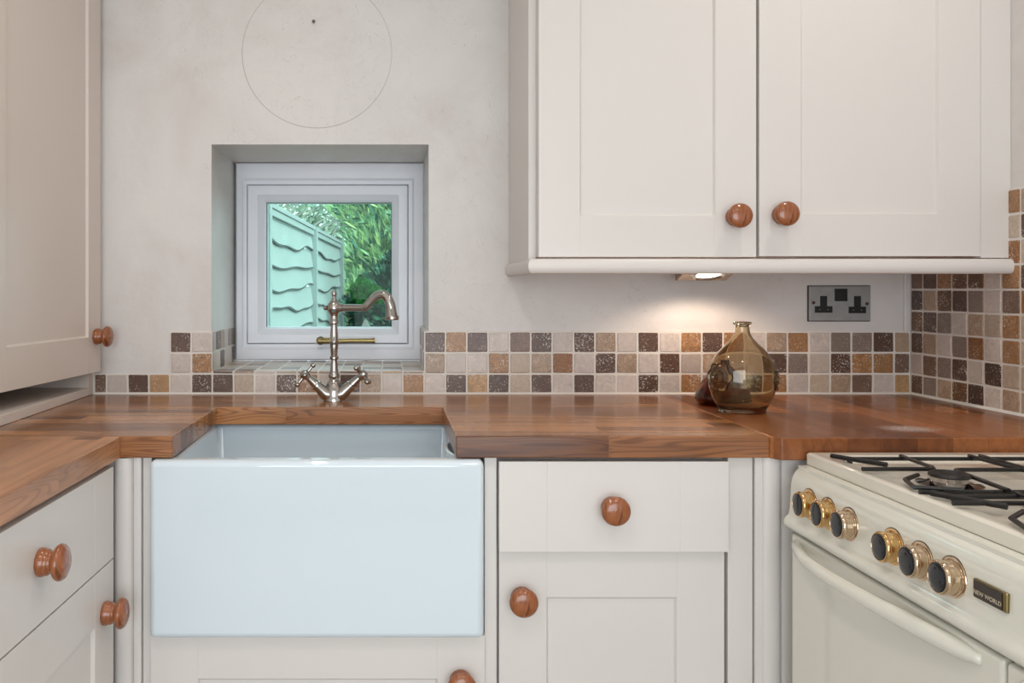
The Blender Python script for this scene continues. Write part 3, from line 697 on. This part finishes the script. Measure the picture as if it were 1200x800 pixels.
for (a, b, c, d, e) in ((268, 332, 216, 383, 0), (592, 655, 540, 703, 5)):
    bm = BM(); pl = [(SX(c), SZ(392+e)), (SX(d), SZ(392+e)), (SX(d), SZ(330+e)), (SX(b), SZ(330+e)), (SX(b), SZ(234)), (SX(a), SZ(234)), (SX(a), SZ(330+e)), (SX(c), SZ(330+e))]
    f0 = [bm.verts.new((x, yb-.0112, zz)) for x, zz in pl]; f1 = [bm.verts.new((x, yb-.0093, zz)) for x, zz in pl]
    bm.faces.new(f0); bm.faces.new(f1)
    for i in range(8): bm.faces.new((f0[i], f0[(i+1) % 8], f1[(i+1) % 8], f1[i]))
    ins = obj('socket_insert', bm, 'black_plastic', sk, label='black upside down T shaped socket insert')
    bm = BM()
    for q in (.27, .73): box(bm, SX(c+(d-c)*q)-.0012, SX(c+(d-c)*q)+.0012, yb-.0120, yb-.0111, SZ(366+e), SZ(360+e))
    obj('shutter_mark', bm, 'steel', ins)
for u, v in ((205, 297), (715, 307)):
    obj('socket_screw', lathe(BM(), [(0, 0), (.0042, 0), (.0038, .0018), (0, .0022)], (SX(u), yb-.0094, SZ(v)), (0, -1, 0), 16), 'screw_red', sk, smooth=True, label='rusty dark screw')

# ================================================================== BOTTLES
bx, by = .7520, 1.800; zz = .2953e-3
gb = thing('glass_bottle', 'squat smoky brown glass bottle with narrow neck and embossed seals on the right worktop', 'bottle', (bx, by, TOP))
outer = [(0, 0), (26.5, 0), (27.2, 1.5), (27.0, 5), (27.8, 11), (30.8, 20), (35.0, 36), (38.0, 58), (39.0, 80), (38.6, 96), (36.6, 112), (33.0, 126), (27.8, 141), (22.0, 153), (16.2, 164), (12.0, 173), (9.4, 182), (8.4, 190), (8.2, 199),
         (8.2, 204.5), (10.4, 205.5), (10.9, 208), (10.6, 211.0), (9.0, 212)]
o2 = [(r*1.816e-3, h*.91e-3) for r, h in outer]
t_ = .0022
inn = [(max(r-t_, 0), max(h, .006)) for r, h in o2[3:-4]]; inn = [(0, .009), (.030, .0065)] + [(r, h) for r, h in inn if h > .010] + [(.0115, .186), (.0118, o2[-1][1])]
# a closed shell: outside up, inside down
bm = lathe(BM(), o2 + inn[::-1], (bx, by, TOP+.0003), (0, 0, 1), 72, (1, .74))
body = obj('bottle_body', bm, 'smoke_glass', gb, smooth=True)
def rad_at(h):
    for (r0, h0), (r1, h1) in zip(o2, o2[1:]):
        if h0 <= h <= h1 and h1 > h0: return r0+(r1-r0)*(h-h0)/(h1-h0)
    return .01
def seal(az, hc, half, label):
    bm = BM(); n, m = 9, 36; rows_ = []
    cen = None
    def pt(ang, rr, lift):
        sc = half*(1+.10*math.cos(ang*6))*rr if rr > .9 else half*rr
        hh = hc+sc*math.sin(ang); r = rad_at(hh)-.0004; th = az+sc*math.cos(ang)/.062
        return bm.verts.new((bx+(r+lift)*math.cos(th), by+(r+lift)*math.sin(th)*.74, TOP+hh))
    lifts = [(1.0, .0), (.97, .0050), (.84, .0054), (.78, .0022), (.5, .0020), (.46, .0046), (.34, .0048), (.28, .0020), (.1, .003)]
    rs = [[pt(2*math.pi*i/m, rr, lf) for i in range(m)] for rr, lf in lifts]
    for p, q in zip(rs, rs[1:]):
        for i in range(m): bm.faces.new((p[i], p[(i+1) % m], q[(i+1) % m], q[i]))
    bm.faces.new(rs[-1]); 
    bk = [pt(2*math.pi*i/m, 1.0, -.0006) for i in range(m)]
    for i in range(m): bm.faces.new((rs[0][i], rs[0][(i+1) % m], bk[(i+1) % m], bk[i]))
    bm.faces.new(bk)
    obj('embossed_seal', bm, 'smoke_glass', gb, smooth='auto', label=label)
seal(R(208), .078, .030, 'raised scalloped glass seal'); seal(R(-24), .070, .022, 'raised ridged glass seal')
ax, ay = .7620, 1.928
bm = lathe(BM(), [(0, 0), (.052, 0), (.057, .003), (.0625, .014), (.0605, .022), (.0585, .024), (.0540, .036), (.0460, .052), (.0350, .068), (.0220, .082), (.0130, .090), (.0110, .098), (.0125, .101),
                  (.0095, .101), (.0085, .090), (.018, .080), (.031, .066), (.042, .050), (.050, .034), (.054, .020), (.048, .006), (0, .005)], (ax, ay, TOP+.0003), (0, 0, 1), 56)
tag(obj('amber_vase', bm, 'amber_glass', smooth=True, origin=(ax, ay, TOP)), 'small dark amber pear shaped vase tucked behind the smoky glass bottle', 'vase')

# ================================================================== RANGE COOKER
ck = thing('range_cooker', 'cream range cooker with brass knobs at the right edge in front of the worktop', 'cooker', (1.0, 1.0, 0))
Y0, Y1 = .55, 1.475
bm = BM(); box(bm, .714, XR-.01, Y0, Y1, .08, z(-.304)); box(bm, .76, XR-.05, Y0+.04, Y1-.04, 0, .08)
obj('cooker_body', bm, 'enamel', ck, bevel=.003)
pf = [(.7300, -.3030), (.7258, -.3034), (.7214, -.3045), (.7172, -.3064), (.7132, -.3094), (.7096, -.3132), (.7066, -.3178), (.7042, -.3235), (.7026, -.3290), (.7015, -.335), (.7000, -.360), (.6985, -.380), (.6965, -.3885), (.6915, -.3930), (.6885, -.3980), (.6885, -.4040), (.6915, -.4095), (.6970, -.4130), (.7135, -.4150), (.7135, -.3035)]
obj('control_panel', prism_y(BM(), [(x, z(a)) for x, a in pf], Y0, Y1), 'enamel', ck, smooth='auto')
# hob with raised rim
hz0, hz1, hw = z(-.3025), z(-.2810), z(-.2890)
def rect_loops(bm, loops):
    rs = [[bm.verts.new(p) for p in ((x0, y0, h), (x1, y0, h), (x1, y1, h), (x0, y1, h))] for x0, x1, y0, y1, h in loops]
    bm.faces.new(rs[0]); bm.faces.new(rs[-1])
    for p, q in zip(rs, rs[1:]):
        for i in range(4): bm.faces.new((p[i], p[(i+1) % 4], q[(i+1) % 4], q[i]))
    return bm
bm = rect_loops(BM(), [(.7305, XR-.012, Y0, 1.478, hz0), (.7300, XR-.012, Y0, 1.478, hz1-.004), (.7325, XR-.014, Y0+.002, 1.476, hz1-.001), (.7365, XR-.018, Y0+.006, 1.472, hz1),
                        (.7560, XR-.038, Y0+.026, 1.452, hz1-.001), (.7620, XR-.044, Y0+.032, 1.446, hw), (.80, XR-.08, Y0+.07, 1.41, hw)])
hob = obj('hob', bm, 'hob', ck, smooth='auto', label='cream enamel hob top')
# knobs
for i, yk in enumerate((1.410, 1.350, 1.288, 1.176, 1.1135, 1.051)):
    zk = z(-.3560); xs = .7012; mt = ('brass', 'brass', 'pinkbrass', 'brass', 'pinkbrass', 'pinkbrass')[i]
    c = (xs, yk, zk); ax_ = (-1, 0, .03)
    bm = lathe(BM(), [(0, 0), (.0254, 0), (.0259, .0008), (.0254, .0018), (.0228, .0022), (.0226, .0036), (.0214, .0040), (.0212, .0052), (.0207, .0056), (.0206, .0140), (.0211, .0146), (.0213, .0165), (.0209, .0188), (.0196, .0203), (.0184, .0206), (.0180, .0198), (0, .0198)], c, ax_, 40)
    kb = obj('control_knob', bm, mt, ck, origin=c, smooth='auto', label='shiny brass control knob')
    bm = lathe(BM(), [(0, .0196), (.0179, .0196), (.0178, .0204), (.0152, .0216), (.009, .0224), (0, .0227)], c, ax_, 36)
    obj('knob_cap', bm, 'black_gloss', kb, origin=c, smooth=True, label='domed black knob face')
    # dark ring modelling the shade around the knob flange
    obj('knob_shade_ring', lathe(BM(), [(.0252, -.0006), (.0268, -.0006), (.0268, .0008), (.0252, .0010)], c, ax_, 40, closed=True), 'dark_edge', kb, origin=c, smooth='auto', label='dark ring round the knob')
# badge
bd = obj('badge', box(BM(), .6962, .7012, .9540, 1.0090, z(-.3640), z(-.3415)), 'oldbrass', ck, bevel=.0015, label='small brass badge')
obj('badge_face', box(BM(), .6953, .6965, .9600, 1.0065, z(-.3625), z(-.3430)), 'badge_dark', bd)
def text(s, size, loc, rot, mat, parent, name='badge_lettering'):
    cu = bpy.data.curves.new('t', 'FONT'); cu.body = s; cu.size = size; cu.align_x = 'CENTER'; cu.extrude = .0002
    o = bpy.data.objects.new('t', cu); C.objects.link(o); dg = bpy.context.evaluated_depsgraph_get(); me = bpy.data.meshes.new_from_object(o.evaluated_get(dg))
    bpy.data.objects.remove(o)
    b = BM(); b.from_mesh(me); bpy.data.meshes.remove(me); b.transform(Matrix.Translation(loc) @ Euler(rot).to_matrix().to_4x4())
    return obj(name, b, mat, parent)
text('NEW WORLD', .0073, (.6952, .9832, z(-.3585)), (R(90), 0, R(-90)), 'badge_text', bd)
# doors
def cook_door(y0, y1, hl):
    d = obj('oven_door', box(BM(), .6990, .7138, y0, y1, .16, z(-.4195)), 'enamel', ck, bevel=.005, seg=4, smooth=True)
    return d
od = cook_door(.9635, 1.470, True); od2 = cook_door(Y0, .9585, True)
bm = BM(); frame_y = []
for (ya, yb_) in ((1.0, 1.41),):
    pass
def handle(y_far, y_near, par):
    L_ = y_far-y_near; f = [(0, .7005), (.03, .695), (.09, .685), (.2, .672), (.33, .6655), (.48, .668), (.65, .676), (.8, .685), (.93, .694), (1.0, .699)]
    rr = [.007, .009, .0095, .0100, .0105, .0110, .0120, .0125, .0115, .006]
    bm = tube(BM(), [(x, y_far-L_*t, z(-.4330-.004*abs(t-.35))) for t, x in f], rr, 18, (1.0, .85), 5, up=(0, 0, 1))
    return obj('door_handle', bm, 'enamel', par, smooth=True, label='long bowed cream door handle')
handle(1.458, .998, od); handle(.93, .60, od2)
# burners
def rod(bm, pts, r=.0044, bend=True):
    tube(bm, pts, r, 10)
gz = z(-.2745); 
def rounded(p, c, q, r=.012):
    p, c, q = Vector(p), Vector(c), Vector(q); a = c+(p-c).normalized()*r; b = c+(q-c).normalized()*r
    return [p, a, a*.25+c*.5+b*.25, b, q]
for bxx, byy, rr in ((.836, 1.262, .027), (.845, 1.052, .027), (1.115, 1.262, .045), (1.115, 1.052, .03), (.84, .80, .045), (1.115, .80, .036)):
    rt_ = thing('burner', '', '', (bxx, byy, hw)); rt_.parent = ck; rt_.location = Vector((bxx, byy, hw))-wpos(ck)
    for k in ('label', 'category'): del rt_[k]
    bpy.data.objects.remove(rt_)
    c = (bxx, byy, hw)
    b = obj('burner', lathe(BM(), [(0, 0), (rr+.016, 0), (rr+.017, .002), (rr+.006, .0035), (rr-.002, .006), (rr-.002, .0125), (0, .0125)], c, (0, 0, 1), 40), 'chrome', ck, origin=c, smooth='auto', label='silver gas burner ring')
    obj('burner_cap', lathe(BM(), [(0, .0127), (rr, .0127), (rr+.001, .0145), (rr-.001, .0180), (rr-.010, .0195), (rr-.014, .0175), (0, .0175)], c, (0, 0, 1), 40), 'iron', b, origin=c, smooth='auto', label='black burner cap')
# pan supports: outer square, two straight bars, bent fingers around each burner
for byy, first in ((1.262, True), (1.052, False), (.80, False)):
    bm = BM(); yf, yn = byy+.148 if first else byy+.098, byy-.098
    xa, xb, xm = .735, 1.25, .985
    lo = gz-.004
    tube(bm, [(xa+.02, yf-.005, lo), (xb, yf-.005, lo)], .0033, 10); tube(bm, [(xa, yn+.008, lo), (xb, yn+.008, lo)], .0033, 10)
    tube(bm, [(xm, yf, gz), (xm, yn, gz)], .0033, 10); tube(bm, [(xb, yf, gz), (xb, yn, gz)], .0033, 10)
    tube(bm, [(.737, yf, gz), (.787, yf-.073, gz)], .0040, 10)
    tube(bm, [(.735, yn+.020, gz), (.790, yn-.002+.0, gz+.001)], .0033, 10) if first else None
    tube(bm, [(.7345, yn+.018, gz), (.752, byy-.03, gz), (.790, byy+.002, gz)], .0033, 10)
    tube(bm, rounded((.730, byy+.043, gz), (.845, byy+.043, gz), (.853, yf, gz)), .0033, 10)
    tube(bm, rounded((xm+.1, byy+.038, gz), (.867, byy+.038, gz), (.853, yn, gz)), .0033, 10)
    tube(bm, rounded((.967, yf, gz), (.971, byy+.031, gz), (1.06, byy-.02, gz)), .0033, 10)
    tube(bm, rounded((1.25, byy-.03, gz), (1.16, byy-.03, gz), (1.15, yn, gz)), .0033, 10)
    for x_, y_ in ((xa+.03, yf-.005), (xb, yf), (xa+.03, yn+.008), (xb, yn)):
        tube(bm, [(x_, y_, hw), (x_, y_, gz-.002)], .0045, 8)
    obj('pan_support', bm, 'iron', ck, smooth='auto', label='black cast iron pan support')
# thin engraved line panel on the hob is left to the enamel

# ================================================================== OUTSIDE
rg_ = random.Random(11)
struct('ground', box(BM(), -14, 14, 2.6, 32, -.75, -.65), 'lawn')
fdir = Vector((.0494, 1, 0)).normalized()
fen = thing('garden_fence', 'pale overlap board garden fence with wavy edges outside the window', 'fence', (-.563, 6.2, -.65))
def fp(y, off=0): return Vector((-.563+(y-6.2)*.0494+off, y, 0))
ftop = z(.455)
edges = []
for pi_, (ya, yb_) in enumerate(((.0, 0),)): pass
def fence_panel(ya, yb_):
    bm = BM(); n = 28; nb = 17; hh = (ftop+.64)/nb
    for b_ in range(nb):
        zt_ = ftop-.03-b_*hh*.98; zb_ = zt_-hh*1.12; ph = rg_.uniform(0, 6); am = rg_.uniform(.012, .026); fr = rg_.uniform(2.2, 4.2)
        rows_ = []
        for i in range(n+1):
            y = ya+(yb_-ya)*i/n; w_ = am*math.sin(fr*y+ph)+.4*am*math.sin(fr*2.7*y+ph*2)
            p0, p1 = fp(y, -.012), fp(y, .010)
            rows_.append([bm.verts.new((p1.x-.018, y, zt_)), bm.verts.new((p1.x-.014, y, zt_)), bm.verts.new((p1.x+.006, y, zb_+w_+.011)), bm.verts.new((p1.x+.0045, y, zb_+w_)), bm.verts.new((p1.x-.012, y, zb_+w_))])
        for p, q in zip(rows_, rows_[1:]):
            for k in range(4):
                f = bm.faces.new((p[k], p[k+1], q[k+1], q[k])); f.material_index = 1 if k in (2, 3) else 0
            bm.faces.new((p[4], p[0], q[0], q[4]))
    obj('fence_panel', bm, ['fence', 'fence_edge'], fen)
    bm = BM(); a, b = fp(ya, 0), fp(yb_, 0)
    pts_ = [(a.x-.03, a.y), (a.x+.030, a.y), (b.x+.030, b.y), (b.x-.03, b.y)]
    prism(bm, pts_, ftop-.012, ftop+.016); pts_ = [(a.x-.012, a.y), (a.x+.022, a.y), (b.x+.022, b.y), (b.x-.012, b.y)]; prism(bm, pts_, ftop-.05, ftop-.013)
    obj('fence_rail', bm, 'fence', fen, bevel=.003)
for ya, yb_ in ((2.62, 4.36), (4.42, 6.14), (6.22, 8.0)):
    fence_panel(ya, yb_)
for y in (4.39, 6.18, 8.04):
    p = fp(y, .012); obj('fence_post', box(BM(), p.x-.035, p.x+.030, y-.035, y+.035, -.65, ftop+.0), 'fence', fen, bevel=.004)

def foliage(name, label, cat, base, blobs, n, size, mat, trunk=.05, seed=1, aspect=2.2, up=0, root=None):
    r = random.Random(seed); part = root is not None; root = root or thing(name, label, cat, base); bm = BM()
    for k in range(n):
        c, rad = r.choice(blobs); c = Vector(c)
        d = Vector((r.gauss(0, 1), r.gauss(0, 1), r.gauss(0, 1))).normalized()
        rr = r.uniform(.62, 1.05) if r.random() < .8 else r.uniform(.2, .7)
        bumpy = 1+.16*math.sin(d.x*9+seed)*math.sin(d.z*8+seed*2)
        p = c+Vector((d.x*rad[0], d.y*rad[1], d.z*rad[2]))*rr*bumpy
        a = (d+Vector((r.uniform(-.8, .8), r.uniform(-.8, .8), r.uniform(-.6, .9)+up))).normalized()
        u = a.cross(Vector((r.uniform(-1, 1), r.uniform(-1, 1), r.uniform(-1, 1)))).normalized()
        s = size*r.uniform(.6, 1.4); a = a*s*aspect/2; u = u*s/2; nn = a.cross(u).normalized()*s*.15
        q = [bm.verts.new(v) for v in (p-a, p+u+nn, p+a, p-u+nn)]
        bm.faces.new(q)
    obj('new_growth' if part else 'foliage', bm, mat, root, label='bright green new leaves' if part else None)
    if part: return root
    bm = BM(); b = Vector(base)
    for c, rad in blobs:
        c = Vector(c); tube(bm, [b, b.lerp(c, .5)+Vector((r.uniform(-.05, .05), 0, .1)), c+Vector((0, 0, rad[2]*.5))], [trunk*.7, trunk*.4, trunk*.12], 8, smooth=3)
    obj('stems', bm, 'bark' if 'pale grey' in label else 'dark_bark', root)
    return root
G = -.649
sh = foliage('evergreen_shrub', 'dark green leafy evergreen shrub beside the pale fence outside the window', 'shrub', (.30, 7.3, G),
        [((.0, 7.3, z(-.20)), (.37, .30, .40)), ((.0, 7.35, z(-.5)), (.37, .30, .45)), ((.30, 7.35, z(.14)), (.34, .32, .40)), ((.62, 7.4, z(.30)), (.40, .35, .45)), ((.12, 7.3, z(-.9)), (.46, .4, .60)), ((1.0, 7.4, z(-.3)), (.6, .45, .9))], 46000, .030, 'leaf_dark', seed=3)
foliage('', '', '', (.3, 7.3, G), [((-.22, 6.95, z(.0)), (.11, .08, .10)), ((-.12, 6.95, z(-.03)), (.09, .07, .07))], 2600, .020, 'leaf_bright', seed=4, aspect=1.5, root=sh)
foliage('conifer_tree', 'tall pale green feathery conifer towering behind the dark shrub outside', 'tree', (1.0, 9.4, G),
        [((.42, 9.3, z(1.12)), (1.02, .7, .85)), ((.18, 9.2, z(.42)), (.66, .6, .55)), ((1.3, 9.5, z(1.6)), (1.3, .8, 1.3)), ((.50, 9.3, z(-.5)), (.98, .6, 1.2)), ((-.12, 9.1, z(-.25)), (.46, .34, .60))], 80000, .026, 'leaf_pale', seed=5, aspect=5.5, trunk=.1, up=.9)
foliage('broadleaf_tree', 'pale grey green tree with bare branches rising behind the fence outside', 'tree', (-1.9, 15.5, G),
        [((-1.9, 15.5, z(1.2)), (1.6, 1.0, 1.1)), ((-.6, 15.8, z(1.6)), (1.4, 1.0, 1.2)), ((-2.9, 15.2, z(1.0)), (1.3, 1.0, 1.2))], 9000, .06, 'leaf_grey', seed=6, trunk=.08)
ro = bpy.data.objects['broadleaf_tree']
bm = BM(); r = random.Random(8)
for k in range(60):
    p = Vector((r.uniform(-2.8, .2), r.uniform(13.8, 14.6), z(r.uniform(.4, 1.6)))); d = Vector((r.uniform(.2, 1), r.uniform(-.3, .3), r.uniform(.15, .8))).normalized()
    tube(bm, [p, p+d*.4+Vector((0, 0, .04)), p+d*r.uniform(.7, 1.3)], [.016, .011, .004], 5, smooth=2)
obj('branches', bm, 'bark', ro)
# pale pointed stone standing on the outside sill
bm = BM(); bmesh.ops.create_icosphere(bm, subdivisions=3, radius=1)
for v in bm.verts:
    k = 1-.55*(v.co.z+1)/2
    v.co = Vector((v.co.x*.034*k*(1+.12*math.sin(5*v.co.z)), v.co.y*.028*k, v.co.z*.0630)) + Vector((-.071, 2.560, oz0+.0625))
tag(obj('pebble', bm, 'stone', smooth=True, origin=(-.071, 2.56, oz0)), 'pale pointed stone standing on the sill outside the window', 'stone')
